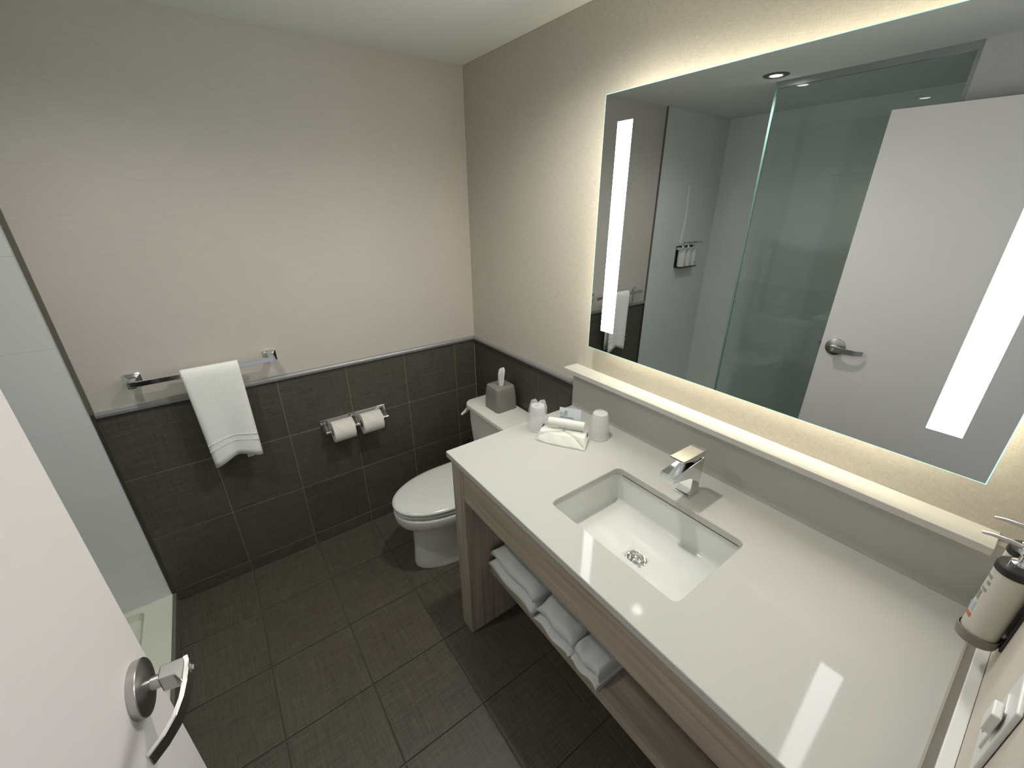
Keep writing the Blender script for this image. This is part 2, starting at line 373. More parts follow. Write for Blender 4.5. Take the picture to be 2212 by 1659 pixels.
# ------------------------------------------------------------------ vanity
ZC = 0.89; ZB = 0.868
t = thing('vanity_cabinet', 'taupe wood vanity frame with an open lower shelf', 'vanity', (1.5, -0.32, 0))
bm = newbm(); box(bm, 0.883, 0.963, -0.643, -0.004, 0.002, ZB, bev=0.0012); finish('side_panel', bm, 'wood_v', t)
bm = newbm(); box(bm, 2.085, 2.160, -0.643, -0.004, 0.002, ZB, bev=0.0012); finish('side_panel', bm, 'wood_v', t)
bm = newbm(); box(bm, 0.966, 2.085, -0.643, -0.620, 0.720, ZB, bev=0.0012); finish('front_apron', bm, 'wood_h', t)
bm = newbm(); box(bm, 0.963, 2.085, -0.545, -0.020, 0.3105, 0.348, bev=0.0012); finish('shelf', bm, 'wood_h', t)
# countertop with sink cut-out
t = thing('countertop', 'glossy white stone countertop with backsplash and narrow ledge', 'countertop', (1.5, -0.3, ZB))
SX0, SX1, SY0, SY1 = 1.311, 1.744, -0.533, -0.223
bm = newbm()
outer = rrect(0.866, 2.151, -0.655, -0.0005, 0.004, 3); inner = rrect(SX0, SX1, SY0, SY1, 0.020, 8)
def ringe(pts, z):
    v = [bm.verts.new((x, y, z)) for x, y in pts]; return v, [bm.edges.new((v[i], v[(i + 1) % len(v)])) for i in range(len(v))]
ch = 0.0018
outer_t = rrect(0.866 + ch, 2.151 - ch, -0.655 + ch, -0.0005 - ch, 0.004, 3); inner_t = rrect(SX0 - ch, SX1 + ch, SY0 - ch, SY1 + ch, 0.020 + ch, 8)
vt1, et1 = ringe(outer_t, ZC); vt2, et2 = ringe(inner_t, ZC)
bmesh.ops.triangle_fill(bm, use_beauty=True, edges=et1 + et2)
vb1, eb1 = ringe(outer, ZB); vb2, eb2 = ringe(inner, ZB)
bmesh.ops.triangle_fill(bm, use_beauty=True, edges=eb1 + eb2)
vm1 = [bm.verts.new((x, y, ZC - ch)) for x, y in outer]; vm2 = [bm.verts.new((x, y, ZC - ch)) for x, y in inner]
for a, m_, b in ((vt1, vm1, vb1), (vt2, vm2, vb2)):
    n = len(a)
    for i in range(n):
        j = (i + 1) % n
        bm.faces.new((a[i], a[j], m_[j], m_[i])); bm.faces.new((m_[i], m_[j], b[j], b[i]))
bmesh.ops.recalc_face_normals(bm, faces=bm.faces[:])
finish('stone_slab', bm, 'quartz', t, 35)
bm = newbm(); box(bm, 0.866, 2.151, -0.020, -0.0005, ZC + .0002, 1.067, bev=0.001); finish('backsplash', bm, 'quartz', t)
bm = newbm(); box(bm, 0.862, 2.121, -0.078, -0.0005, 1.067, 1.086, bev=0.0015); finish('ledge', bm, 'quartz', t)
bm = newbm(); box(bm, 2.1515, XR - 0.0005, -0.655, -0.0005, 0.992, 0.998, bev=0.001); finish('side_splash_cap', bm, 'white_pl', t)
bm = newbm(); box(bm, 2.1515, XR - 0.0005, -0.655, -0.0005, ZB, 0.992); finish('side_splash', bm, plain('dark_taupe_face', (0.17, 0.145, 0.115), 0.45), t)  # face in a darker taupe than the white cap above
bx('caulk_line', 'caulk', t, 2.148, 2.1515, -0.654, -0.021, ZC, ZC + 0.0015)
# sink
t = thing('undermount_sink', 'rectangular white undermount sink basin set in the countertop', 'sink', (1.5275, -0.378, 0.74))
bm = newbm()
def rr(x0, x1, y0, y1, r, z): return [(x, y, z) for x, y in rrect(x0, x1, y0, y1, r, 8)]
R_ = [rr(SX0 - .02, SX1 + .02, SY0 - .02, SY1 + .02, .025, ZB - .0005), rr(SX0 - .004, SX1 + .004, SY0 - .004, SY1 + .006, .024, ZB - .0005), rr(SX0 - .002, SX1 + .002, SY0 - .002, SY1 + .004, .024, ZB - .005)]
R_.append(rr(SX0 - .001, SX1 + .001, SY0 - .001, SY1 + .0035, .024, ZB - .012))
R_.append(rr(SX0 + .0060, SX1 - .0060, SY0 + .0075, SY1 - .0025, .026, 0.784))
R_.append(rr(SX0 + .0065, SX1 - .0065, SY0 + .0080, SY1 - .003, .026, 0.778))
for a in range(1, 6):
    th = a / 5 * PI / 2; d = 0.014 * (1 - math.cos(th)); zz = 0.778 - 0.0155 * math.sin(th)
    R_.append(rr(SX0 + .0065 + d, SX1 - .0065 - d, SY0 + .008 + d, SY1 - .003 - d, .026, zz))
cx_, cy_ = 1.5275, -0.378
base = R_[-1]
for s, zz in ((0.96, 0.7620), (0.75, 0.7590), (0.5, 0.7565), (0.3, 0.7540)):
    R_.append([(cx_ + (p[0] - cx_) * s, cy_ + (p[1] - cy_) * s, zz) for p in base])
n_ = len(base)
def circ(r, z): 
    out = []
    for p in base:
        a = math.atan2(p[1] - cy_, p[0] - cx_); out.append((cx_ + r * math.cos(a), cy_ + r * math.sin(a), z))
    return out
R_.append(circ(.043, .7525)); R_.append(circ(.0395, .7520)); R_.append(circ(.036, .7490)); R_.append(circ(.0325, .7475)); R_.append(circ(.030, .744))
loft(bm, R_, cap0=False, cap1=True)
finish('basin', bm, 'porc', t, 50)
bx('shadow_line', 'brown_line', t, SX0 + .02, SX1 - .004, SY1 - .0008, SY1 + .002, ZB - .0022, ZB - .0002)  # shadow along the back rim, painted as a thin dark strip
bm = newbm(); lathe(bm, [(0.032, 0.7478), (0.0318, 0.7500), (0.0295, 0.7512), (0.0270, 0.7512), (0.0190, 0.7480), (0.0175, 0.7455)], (cx_, cy_, 0), 40, cap1=True); dr = finish('drain', bm, 'chrome', t, 30)
bm = newbm(); lathe(bm, [(0.0165, 0.7465), (0.0170, 0.7520), (0.0155, 0.7532), (0.009, 0.7550), (0.002, 0.7575)], (cx_, cy_, 0), 32); finish('stopper', bm, 'chrome', dr, 40)
# faucet
FX = 1.5265
t = thing('faucet', 'square chrome single lever faucet behind the sink', 'faucet', (FX, -0.156, ZC))
bm = newbm(); box(bm, FX - .0265, FX + .0265, -.184, -.129, ZC + .0003, ZC + .007, bev=.0015); finish('base_plate', bm, 'chrome', t)
bm = newbm(); prism(bm, [(-.1335, ZC + .006), (-.1300, 1.0195), (-.2820, 1.0085), (-.2845, 1.0065), (-.2840, .9895), (-.2815, .9885), (-.186, .967), (-.179, .960), (-.1785, ZC + .006)], FX - .0225, FX + .0225, 'x', bev=.0012); finish('body', bm, 'chrome', t)
bm = newbm(); prism(bm, [(-.1310, 1.0225), (-.1295, 1.0455), (-.2480, 1.0480), (-.2490, 1.0430), (-.1850, 1.0275)], FX - .0225, FX + .0225, 'x', bev=.001); finish('lever', bm, 'chrome', t)
bm = newbm(); box(bm, FX - .015, FX + .015, -.170, -.140, 1.014, 1.032); finish('neck', bm, 'chrome', t)
bm = newbm(); lathe(bm, [(0.0085, 0.9905), (0.0085, 0.986)], (FX, -0.272, 0), 20); finish('aerator', bm, 'satin', t, 30)

# ------------------------------------------------------------------ toilet
TX = 0.462
t = thing('toilet', 'off white two piece toilet between the back wall and the vanity', 'toilet', (TX, -0.4, 0))
def egg(w_, yf, yb, z, cx=TX, n=48, p=2.25, ym=None):
    ym = ym if ym is not None else yf + 0.30
    out = []
    for i in range(n):
        a = 2 * PI * i / n; c, s = math.cos(a), math.sin(a)
        x = cx + w_ * math.copysign(abs(c) ** (2 / p), c)
        y = ym + (s * (yb - ym) if s > 0 else 0); 
        if s > 0: y = ym + (yb - ym) * abs(s) ** (2 / 4.0)
        else: y = ym - (ym - yf) * abs(s) ** (2 / 2.05)
        if s <= 0: x = cx + w_ * math.copysign(abs(c) ** (2 / 2.05), c)
        else: x = cx + w_ * math.copysign(abs(c) ** (2 / 4.0), c)
        out.append((x, y, z))
    return out
bm = newbm()
loft(bm, [egg(.121, -.682, -.10, .001), egg(.123, -.684, -.10, .012), egg(.118, -.680, -.10, .05), egg(.113, -.676, -.10, .13), egg(.112, -.675, -.12, .215), egg(.115, -.678, -.13, .250), egg(.128, -.692, -.14, .268),
          egg(.152, -.720, -.16, .280), egg(.169, -.741, -.18, .297), egg(.177, -.751, -.20, .322), egg(.179, -.753, -.215, .354), egg(.178, -.752, -.215, .361), egg(.170, -.744, -.215, .3645)])
finish('bowl', bm, 'toilet', t, 60)
bm = newbm(); loft(bm, [egg(.164, -.738, -.235, .3645), egg(.166, -.740, -.235, .3675), egg(.175, -.749, -.235, .3700), egg(.177, -.751, -.235, .373), egg(.177, -.751, -.235, .383), egg(.173, -.747, -.235, .3865), egg(.165, -.739, -.235, .388)]); finish('seat', bm, 'seat', t, 50)
bm = newbm(); loft(bm, [egg(.165, -.739, -.245, .388), egg(.167, -.741, -.245, .3905), egg(.176, -.752, -.245, .3925), egg(.179, -.755, -.245, .3960), egg(.179, -.755, -.245, .4025), egg(.175, -.751, -.249, .4085), egg(.160, -.735, -.262, .4125), egg(.10, -.66, -.33, .4155), egg(.03, -.50, -.42, .4165)]); finish('lid', bm, 'seat', t, 50)
for sx in (-.075, .075):
    bm = newbm(); tube(bm, [(TX + sx - .022, -.232, .390), (TX + sx + .022, -.232, .390)], .011, 14); finish('hinge', bm, 'seat', t, 40)
def rbox(bm, secs, seg=8):
    loft(bm, [[(x, y, z) for x, y in rrect(a, b, c, d_, r, seg)] for a, b, c, d_, r, z in secs])
bm = newbm(); rbox(bm, [(TX - .198, TX + .198, -.190, -.030, .045, .372), (TX - .206, TX + .206, -.195, -.030, .045, .40), (TX - .226, TX + .226, -.208, -.028, .05, .60), (TX - .228, TX + .228, -.209, -.028, .05, .688)]); finish('tank', bm, 'toilet', t, 50)
bm = newbm(); rbox(bm, [(TX - .234, TX + .234, -.216, -.016, .052, .6885), (TX - .241, TX + .241, -.222, -.012, .055, .692), (TX - .243, TX + .243, -.224, -.011, .056, .706), (TX - .240, TX + .240, -.221, -.012, .056, .7155), (TX - .230, TX + .230, -.211, -.018, .056, .7195), (TX - .1, TX + .1, -.13, -.08, .02, .7205)]); finish('tank_lid', bm, 'toilet', t, 50)
bm = newbm(); tube(bm, [(TX - .227, -.150, .668), (TX - .250, -.150, .668), (TX - .258, -.158, .664), (TX - .257, -.178, .655), (TX - .253, -.204, .643), (TX - .249, -.228, .634), (TX - .248, -.234, .632)], [.011, .015, .015, .012, .009, .007, .003], 14); finish('flush_lever', bm, 'white_pl', t, 50)

# ------------------------------------------------------------------ tissue box cover
BX, BY, BZ = 0.408, -0.094, 0.7206
t = thing('tissue_box', 'grey square tissue box cover on the toilet tank lid', 'tissue box', (BX, BY, BZ))
def sq(h, r, z): return (BX - h, BX + h, BY - h, BY + h, r, z)
bm = newbm()
secs = [sq(.064, .018, BZ), sq(.0645, .018, BZ + .02), sq(.063, .018, BZ + .06), sq(.060, .018, BZ + .100), sq(.0570, .0175, BZ + .124), sq(.0550, .017, BZ + .1285), sq(.052, .016, BZ + .130)]
rings = [[(x, y, z) for x, y in rrect(a, b, c, d_, r, 8)] for a, b, c, d_, r, z in secs]
def ov(rx, ry, z): 
    out = []
    for p in rings[-1]:
        a = math.atan2(p[1] - BY, p[0] - BX); out.append((BX + rx * math.cos(a), BY + ry * math.sin(a), z))
    return out
rings += [ov(.026, .019, BZ + .130), ov(.0255, .0185, BZ + .128), ov(.0255, .0185, BZ + .112)]
loft(bm, rings, cap0=True, cap1=True)
finish('cover', bm, 'grey_box', t, 45)
bm = newbm(); rings = []
nn = 14
for k, (zz, wd) in enumerate(((.113, .018), (.128, .0195), (.148, .022), (.172, .0245), (.196, .026), (.214, .022), (.226, .011))):
    ring = []
    for i in range(nn):
        a = 2 * PI * i / nn
        ring.append((BX + wd * math.cos(a) * (1 + .12 * math.sin(3 * a + k)) + .0012 * k + (0.004 * k / 6 if math.cos(a) > 0 else 0), BY + wd * .45 * math.sin(a) * (1 + .35 * math.sin(4 * a + k * .6)) + .001 * k, BZ + zz + (.006 * math.cos(a) * k / 6)))
    rings.append(ring)
loft(bm, rings); finish('tissue', bm, 'tissue', t, 35)

# ------------------------------------------------------------------ towel bar and hand towel
t = thing('towel_bar', 'chrome towel bar with square posts on the back wall', 'towel bar', (0, -1.30, 1.09))
for y in (-1.535, -1.065):
    bm = newbm(); loft(bm, [[(x, a, b) for a, b in rrect(y - h, y + h, 1.105 - h, 1.105 + h, .003, 3)] for x, h in ((.0005, .026), (.005, .026), (.010, .020), (.014, .0165), (.016, .0125), (.052, .0115), (.068, .0125), (.074, .0125))]); finish('post', bm, 'chrome', t, 30)
bm = newbm(); box(bm, .063, .0745, -1.543, -1.057, 1.0965, 1.1155, bev=.0012); finish('bar', bm, 'chrome', t)
t = thing('hand_towel', 'white terry hand towel folded over the towel bar', 'towel', (0.07, -1.285, 0.70))
bm = newbm()
ny, path = 26, []
yL, yR = -1.385, -1.190
zt = 1.128
front = [(0.0955, .700), (.0960, .72), (.0960, .76), (.0950, .80), (.0945, .86), (.0935, .92), (.0925, .98), (.0915, 1.04), (.0905, 1.09), (.088, 1.115), (.080, 1.127), (.069, 1.131)]
back = [(.058, 1.127), (.0515, 1.113), (.049, 1.08), (.047, 1.0), (.0455, .9), (.045, .80), (.045, .70)]
innr = [(.053, .70), (.0535, .80), (.054, .9), (.055, 1.0), (.0565, 1.08), (.0595, 1.110), (.069, 1.1205), (.0775, 1.110), (.0790, 1.08), (.0785, 1.0), (.0780, .9), (.0775, .80), (.077, .70)]
prof = front + back + innr
rings = []
for i in range(ny):
    s = i / (ny - 1); y = yL + (yR - yL) * s
    ring = []
    for x, z in prof:
        k = max(0, (1.13 - z) / .43)
        yy = y + (.012 * k if s < .5 else .004 * k) * (1 - s) + .008 * k * k * math.sin(s * 6)
        zz = z
        if z <= .705: zz = z + .022 * math.sin(s * 4.2 - .6) * (1 if x > .07 else .3) - .008 + (0.008 if x < .06 else 0)
        elif z < .9: zz = z + .022 * math.sin(s * 4.2 - .6) * (.9 - z) / .2 * (1 if x > .07 else .3)
        xx = x + .006 * k * math.sin(s * 7.5 + 1) * (1 if x > .06 else .15)
        edge = math.sin(PI * min(1, max(0, s * 14)) / 2) if s < .07 else (math.sin(PI * min(1, (1 - s) * 14) / 2) if s > .93 else 1)
        xm = .087 if x > .0685 else .050
        if z < 1.1: xx = xm + (xx - xm) * (.35 + .65 * edge)
        ring.append((xx, yy, zz))
    rings.append(ring)
loft(bm, rings); tw = finish('cloth', bm, 'towel', t, 180)
bm = newbm()
for zc, hh in ((.772, .0022), (.800, .0016)):
    rr_ = []
    for i in range(ny):
        s = i / (ny - 1); y = yL + (yR - yL) * s; k = (1.13 - zc) / .43
        yy = y + (.012 * k if s < .5 else .004 * k) * (1 - s) + .008 * k * k * math.sin(s * 6)
        zz = zc + .022 * math.sin(s * 4.2 - .6) * (.9 - zc) / .2
        xx = .0952 + .006 * k * math.sin(s * 7.5 + 1) + .0003
        rr_.append([(xx + .0016, yy, zz - hh), (xx + .0016, yy, zz + hh), (xx - .002, yy, zz + hh), (xx - .002, yy, zz - hh)])
    loft(bm, rr_)
finish('woven_band', bm, 'stitch', t)
bm = newbm(); box(bm, .060, .062, -1.252, -1.228, .672, .705); finish('care_tag', bm, 'tissue', t)

# ------------------------------------------------------------------ toilet paper holder and rolls
t = thing('paper_holder', 'chrome double toilet paper holder on the dark tiled wall', 'toilet paper holder', (0, -.756, .68))
bm = newbm(); box(bm, .0005, .004, -.924, -.588, .650, .722, bev=.001); finish('back_plate', bm, 'chrome', t)
for y in (-.905, -.752, -.600):
    bm = newbm(); prism(bm, [(.003, .655), (.003, .715), (.030, .700), (.066, .683), (.068, .676), (.064, .668), (.030, .660)], y - .002, y + .002, 'y'); finish('arm', bm, 'chrome', t)
bm = newbm()
lathe(bm, [(.004, -.915), (.009, -.912), (.009, -.897), (.0065, -.895), (.0065, -.765), (.009, -.762), (.010, -.752), (.009, -.742), (.0065, -.740), (.0065, -.612), (.009, -.610), (.009, -.593), (.004, -.590)], (.060, 0, .676), 16, 'y')
finish('rod', bm, 'chrome', t, 30)
def roll(y0, y1, label):
    t = thing('toilet_paper_roll', label, 'toilet paper', (.060, (y0 + y1) / 2, .676), group='toilet paper rolls on the holder')
    bm = newbm(); c = (.060, 0, .672); R0 = .0535
    n = 44
    rings = []
    for r, y in ((.0200, y0), (R0 - .001, y0), (R0, y0 + .001), (R0, y1 - .001), (R0 - .001, y1), (.0200, y1), (.0200, y0)):
        rings.append([(c[0] + r * math.cos(2 * PI * i / n), y, c[2] + r * math.sin(2 * PI * i / n)) for i in range(n)])
    loft(bm, rings, cap0=False, cap1=False); finish('roll', bm, 'paper', t, 40)
    bm = newbm(); lathe(bm, [(.0200, y0 + .0005), (.0200, y1 - .0005), (.0190, y1 - .0005), (.0190, y0 + .0005)], c, 28, 'y', cap0=False, cap1=False); finish('core', bm, plain('cardboard', (0.25, 0.19, 0.13), 0.9) if 'cardboard' not in bpy.data.materials else bpy.data.materials['cardboard'], t, 40)
    # folded triangular end
    bm = newbm(); rows = []
    ym = (y0 + y1) / 2; A0, A1 = 100, 8
    for k in range(13):
        u = k / 12; a = math.radians(A0 + (A1 - A0) * u)
        hw = (y1 - y0) / 2 * (1 if u < .35 else 1 - (u - .35) / .65)
        hw = max(hw, .0006)
        for_r = []
        for rad in (R0 + .0018, R0 - .0002):
            for s in (-1, -.33, .33, 1): for_r.append((c[0] + rad * math.cos(a), ym + s * hw, c[2] + rad * math.sin(a)))
        rows.append([for_r[0], for_r[1], for_r[2], for_r[3], for_r[7], for_r[6], for_r[5], for_r[4]])
    loft(bm, rows); finish('folded_end', bm, 'paper', t, 30)
roll(-.883, -.780, 'left toilet paper roll with folded tip, nearest the hanging towel')
roll(-.738, -.634, 'right toilet paper roll with folded tip, nearest the toilet')

# ------------------------------------------------------------------ cups, washcloths, card on the counter
def cup(x, y, label, crumple):
    t = thing('plastic_cup', label, 'cup', (x, y, ZC), group='wrapped cups on the countertop')
    bm = newbm(); z = ZC + .0006
    lathe(bm, [(.0405, 0), (.0410, .002), (.0400, .005), (.0385, .006), (.0275, .098), (.0262, .1005), (.0235, .1005), (.0225, .098), (.010, .0975), (.001, .0975)], (x, y, z), 36, cap0=False); finish('cup', bm, 'frost', t, 40)
    bm = newbm(); rings = []
    n = 40; rnd = random.Random(int(x * 1000))
    ph = [rnd.uniform(0, 6.28) for _ in range(6)]
    prof = [(.0435, 0.0), (.0432, .02), (.040, .05), (.037, .08), (.034, .102), (.028, .113), (.020, .112), (.010, .108), (.002, .107)] if crumple else [(.0432, .0), (.0412, .02), (.0375, .05), (.0335, .08), (.0300, .099), (.026, .1045), (.018, .104), (.008, .103), (.001, .103)]
    for k, (r, h) in enumerate(prof):
        ring = []
        for i in range(n):
            a = 2 * PI * i / n; am = (.05 + .10 * (h > .1)) if crumple else .018
            rr_ = r * (1 + am * (math.sin(3 * a + ph[0] + k * .5) * .5 + .35 * math.sin(7 * a + ph[1] - k * .7) + .25 * math.sin(11 * a + ph[2] + k)))
            hh = h + ((.006 * math.sin(4 * a + ph[3]) + .004 * math.sin(9 * a + ph[4])) if (crumple and h > .1) else 0)
            ring.append((x + rr_ * math.cos(a), y + rr_ * math.sin(a), z + hh))
        rings.append(ring)
    loft(bm, rings, cap0=False, cap1=True); finish('wrapper', bm, 'film', t, 60)
cup(.934, -.276, 'crumpled plastic wrapped cup, left of the folded washcloth', True)
cup(1.127, -.126, 'smooth wrapped cup standing upside down, right of the folded washcloth', False)
# local frame: u along the row, v toward the camera
ang = math.atan2(.55, .84)
t = thing('folded_washcloth', 'white washcloth folded like an envelope, flat on the counter between two cups', 'washcloth', (1.057, -.247, ZC + .0008), ang)
bm = newbm(); nu, nv = 81, 41; top = []; L2 = .096; W2 = .062
for i in range(nu):
    u = -1 + 2 * i / (nu - 1); row = []
    for j in range(nv):
        v = -1 + 2 * j / (nv - 1)   # -1 = front (camera side, local -y)
        X = u * L2; Y = -.020 + v * .042
        if v < 0: Y = -.020 + v * .042 * (1 - .35 * max(0, -u) ** 2)
        fall = (1 - abs(u) ** 6) ; f2 = min(1, (v + 1) / .75)
        h = .004 + .027 * f2 ** .9 * (1 - .25 * abs(u) ** 3)
        if abs(u) > .9: h *= max(.25, 1 - (abs(u) - .9) * 6)
        if v > .7: h *= 1 - (v - .7) * 1.8
        # flaps: two diagonal overlaps meeting at the centre
        dr = v - (.55 - 1.50 * u); dl = v - (.55 + 1.15 * u)
        if u > 0: h += (.0075 if dr > 0 else 0) - .004 * math.exp(-(dr * 9) ** 2)
        if u <= 0: h += (.0060 if dl > 0 else 0) - .004 * math.exp(-(dl * 9) ** 2)
        h += .0012 * math.sin(u * 9 + v * 4)
        row.append(bm.verts.new((X, Y, max(.003, h))))
    top.append(row)
for i in range(nu - 1):
    for j in range(nv - 1): bm.faces.new((top[i][j], top[i + 1][j], top[i + 1][j + 1], top[i][j + 1]))
bd = [top[i][0] for i in range(nu)] + [top[nu - 1][j] for j in range(1, nv)] + [top[i][nv - 1] for i in range(nu - 2, -1, -1)] + [top[0][j] for j in range(nv - 2, 0, -1)]
lo = [bm.verts.new((v.co.x, v.co.y, 0)) for v in bd]
for i in range(len(bd)): j = (i + 1) % len(bd); bm.faces.new((bd[i], lo[i], lo[j], bd[j]))
bm.faces.new(lo); bmesh.ops.recalc_face_normals(bm, faces=bm.faces[:])
finish('cloth', bm, 'towel2', t, 50, local=True)
for c in ((.090, .0925, -.004, .004, .020, .040), (-.086, -.083, .000, .020, .026, .038)):
    bm = newbm(); box(bm, *c); finish('blue_stitch', bm, 'ink', t, local=True)
t = thing('rolled_washcloth', 'small white washcloth rolled up on top of the folded one', 'washcloth', (1.057, -.236, ZC + .041), ang)
bm = newbm(); rings = []
for k in range(15):
    u = -1 + 2 * k / 14; ring = []
    for i in range(28):
        a = 2 * PI * i / 28; r = .0175 * (1 + .02 * math.sin(5 * u + 2 * a)) * (1 if abs(u) < .97 else .9)
        ring.append((u * .070, r * math.cos(a) * 1.05 + .006, .0165 + r * math.sin(a) * .95))
    rings.append(ring)
loft(bm, rings); finish('cloth', bm, 'towel2', t, 60, local=True)
t = thing('notice_card', 'small printed white card standing behind the rolled washcloth', 'card', (1.030, -.196, ZC + .0500), ang)
# card in local XZ plane leaning back
CW, CHt = .094, .068
def cardp(px, pz, off=0.0):
    a = math.radians(8); return (px, pz * math.sin(a) - off * math.cos(a), pz * math.cos(a) + off * math.sin(a))
def cquad(bm, x0, x1, z0, z1, off, th=.0004):
    pts = [(x0, z0), (x1, z0), (x1, z1), (x0, z1)]
    A = [bm.verts.new(cardp(x, z, off)) for x, z in pts]; B = [bm.verts.new(cardp(x, z, off - th)) for x, z in pts]
    bm.faces.new(A); bm.faces.new(B[::-1])
    for i in range(4): j = (i + 1) % 4; bm.faces.new((A[i], B[i], B[j], A[j]))
bm = newbm(); cquad(bm, -.040, .046, -.0485, .050, 0.0, .0006); finish('card', bm, 'card', t, local=True)
def text_mesh(name, body, size, mat, parent, x, z, off=.0004, bold=.0):
    cu = bpy.data.curves.new('txt', 'FONT'); cu.body = body; cu.size = size; cu.extrude = .00008; cu.offset = bold
    ob = bpy.data.objects.new('txt', cu); COL.objects.link(ob)
    dg = bpy.context.evaluated_depsgraph_get(); me = bpy.data.meshes.new_from_object(ob.evaluated_get(dg))
    bpy.data.objects.remove(ob); bpy.data.curves.remove(cu)
    for v in me.vertices: v.co = Vector(cardp(x + v.co.x, z + v.co.y, off + v.co.z))
    me.materials.clear(); me.materials.append(MAT[mat]); me.name = name
    o = bpy.data.objects.new(name, me); COL.objects.link(o); o.parent = parent; return o
text_mesh('printed_heading', "WE'VE GOT EXTRA.", .0062, 'ink', t, -.036, .0085, bold=.00015)
text_mesh('printed_line', 'FORGOT IT?', .0052, 'ink_l', t, -.036, .0160)
bm = newbm()
rl = random.Random(3)
for q, (wd, sx) in enumerate(((.056, 0), (.070, 0), (.072, 0), (.068, 0), (.030, .030))):
    x = -.036 + sx
    while x < -.036 + sx + wd:
        l = rl.uniform(.003, .008); cquad(bm, x, min(x + l, -.036 + sx + wd), .0020 - q * .0042, .0032 - q * .0042, .0003, .0002); x += l + .0012
finish('small_print', bm, 'ink_l', t, local=True)
bm = newbm()   # toothbrush and paste outline
for a, b in (((-.037, .026), (-.034, .0285)), ((-.034, .0285), (-.022, .0275)), ((-.037, .026), (-.036, .0235)), ((-.036, .0235), (-.012, .0205)), ((-.012, .0205), (-.0085, .0225)), ((-.0085, .0225), (-.0085, .0355)), ((-.0085, .0355), (-.012, .0365)), ((-.012, .0365), (-.018, .0395)), ((-.0175, .028), (-.0175, .0335)), ((-.0150, .027), (-.0150, .0345)), ((-.0125, .027), (-.0125, .0325)), ((-.020, .0265), (-.011, .0255)), ((-.0195, .0345), (-.012, .0345))):
    dx, dz = b[0] - a[0], b[1] - a[1]; l = math.hypot(dx, dz); nx, nz = -dz / l * .0006, dx / l * .0006
    pts = [(a[0] + nx, a[1] + nz), (b[0] + nx, b[1] + nz), (b[0] - nx, b[1] - nz), (a[0] - nx, a[1] - nz)]
    A = [bm.verts.new(cardp(x, z, .0004)) for x, z in pts]; bm.faces.new(A)
finish('printed_logo', bm, 'ink', t, local=True)

# ------------------------------------------------------------------ folded towels on the vanity shelf
def shelf_towel(label, x0, x1, yf, yb, h, lip, seed, flaps=1):
    t = thing('folded_towel', label, 'towel', ((x0 + x1) / 2, (yf + yb) / 2, .3485), group='folded towels on the vanity shelf')
    rnd = random.Random(seed); ph = [rnd.uniform(0, 6) for _ in range(5)]
    def layer(z0, z1, yf_, yb_, sag, xa, xb):
        bm = newbm(); rings = []; n = 22
        for k in range(n):
            u = k / (n - 1); x = xa + (xb - xa) * u
            e = 1 - max(0, 1 - min(u, 1 - u) * 9) ** 2 * .38
            zc, hh = (z0 + z1) / 2, (z1 - z0) / 2 * e
            yc, hy = (yf_ + yb_) / 2, (yb_ - yf_) / 2
            ring = []
            for i in range(26):
                a = 2 * PI * i / 26; c, s = math.cos(a), math.sin(a)
                yy = yc + hy * math.copysign(abs(c) ** .35, c) + .004 * math.sin(9 * u + ph[0])
                zz = z0 + hh + hh * math.copysign(abs(s) ** .6, s)
                if s > 0: zz += sag * (math.sin(7 * u + ph[1] + c * 2) * .5 + .5 * math.sin(13 * u + ph[2] + 3 * c)) * s
                if s > 0 and c > 0: zz -= .0
                ring.append((x + .004 * math.sin(3 * a + ph[3]), yy, zz))
            rings.append(ring)
        loft(bm, rings); return bm
    z = .3488
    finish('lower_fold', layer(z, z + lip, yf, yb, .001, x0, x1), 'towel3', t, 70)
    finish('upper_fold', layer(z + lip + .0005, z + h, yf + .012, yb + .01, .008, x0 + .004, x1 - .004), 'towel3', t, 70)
shelf_towel('largest folded white towel on the shelf, next to the side panel', 0.972, 1.256, -.556, -.260, .105, .046, 1)
shelf_towel('middle folded white towel on the vanity shelf', 1.270, 1.447, -.556, -.260, .092, .026, 2)
shelf_towel('smallest folded towel on the vanity shelf, at the open end', 1.452, 1.572, -.552, -.270, .078, .018, 3)

# ------------------------------------------------------------------ open door with lever handle
P0 = Vector((1.320, -1.453, 0)); P1 = Vector((2.156, -1.545, 0)); dv = (P1 - P0); DW = dv.length; dang = math.atan2(dv.y, dv.x)
bm = newbm(); me_ = None
box(bm, 0, DW, -.044, 0, .012, 2.086, bev=.0012)
door = finish('door_1', bm, 'door', None); door.location = (P0.x, P0.y, 0); door.rotation_euler = (0, 0, dang); door['kind'] = 'structure'
door['label'] = 'white painted door standing open in the left foreground'
def dpart(name, bm, mat, parent, smooth=None): return finish(name, bm, mat, parent, smooth, local=True)
HX, HZ = .066, 1.026
bm = newbm(); lathe(bm, [(.0430, .0002), (.0435, .002), (.0435, .0105), (.0425, .0118), (.0120, .0190), (.010, .0191)], (HX, 0, HZ), 48, 'y', cap0=True, cap1=True); hd = dpart('door_handle', bm, 'satin', door, 30)
bm = newbm()
lathe(bm, [(.0105, .016), (.0105, .032), (.0100, .040)], (HX, 0, HZ), 24, 'y')
dpart('handle_spindle', bm, 'satin', hd, 30)
bm = newbm(); prism(bm, [(HX - .0135, .031), (HX + .011, .031), (HX + .014, .053), (HX + .034, .0655), (HX - .0135, .0655)], HZ - .0160, HZ + .0160, 'z', bev=.002); dpart('handle_neck', bm, 'satin', hd)
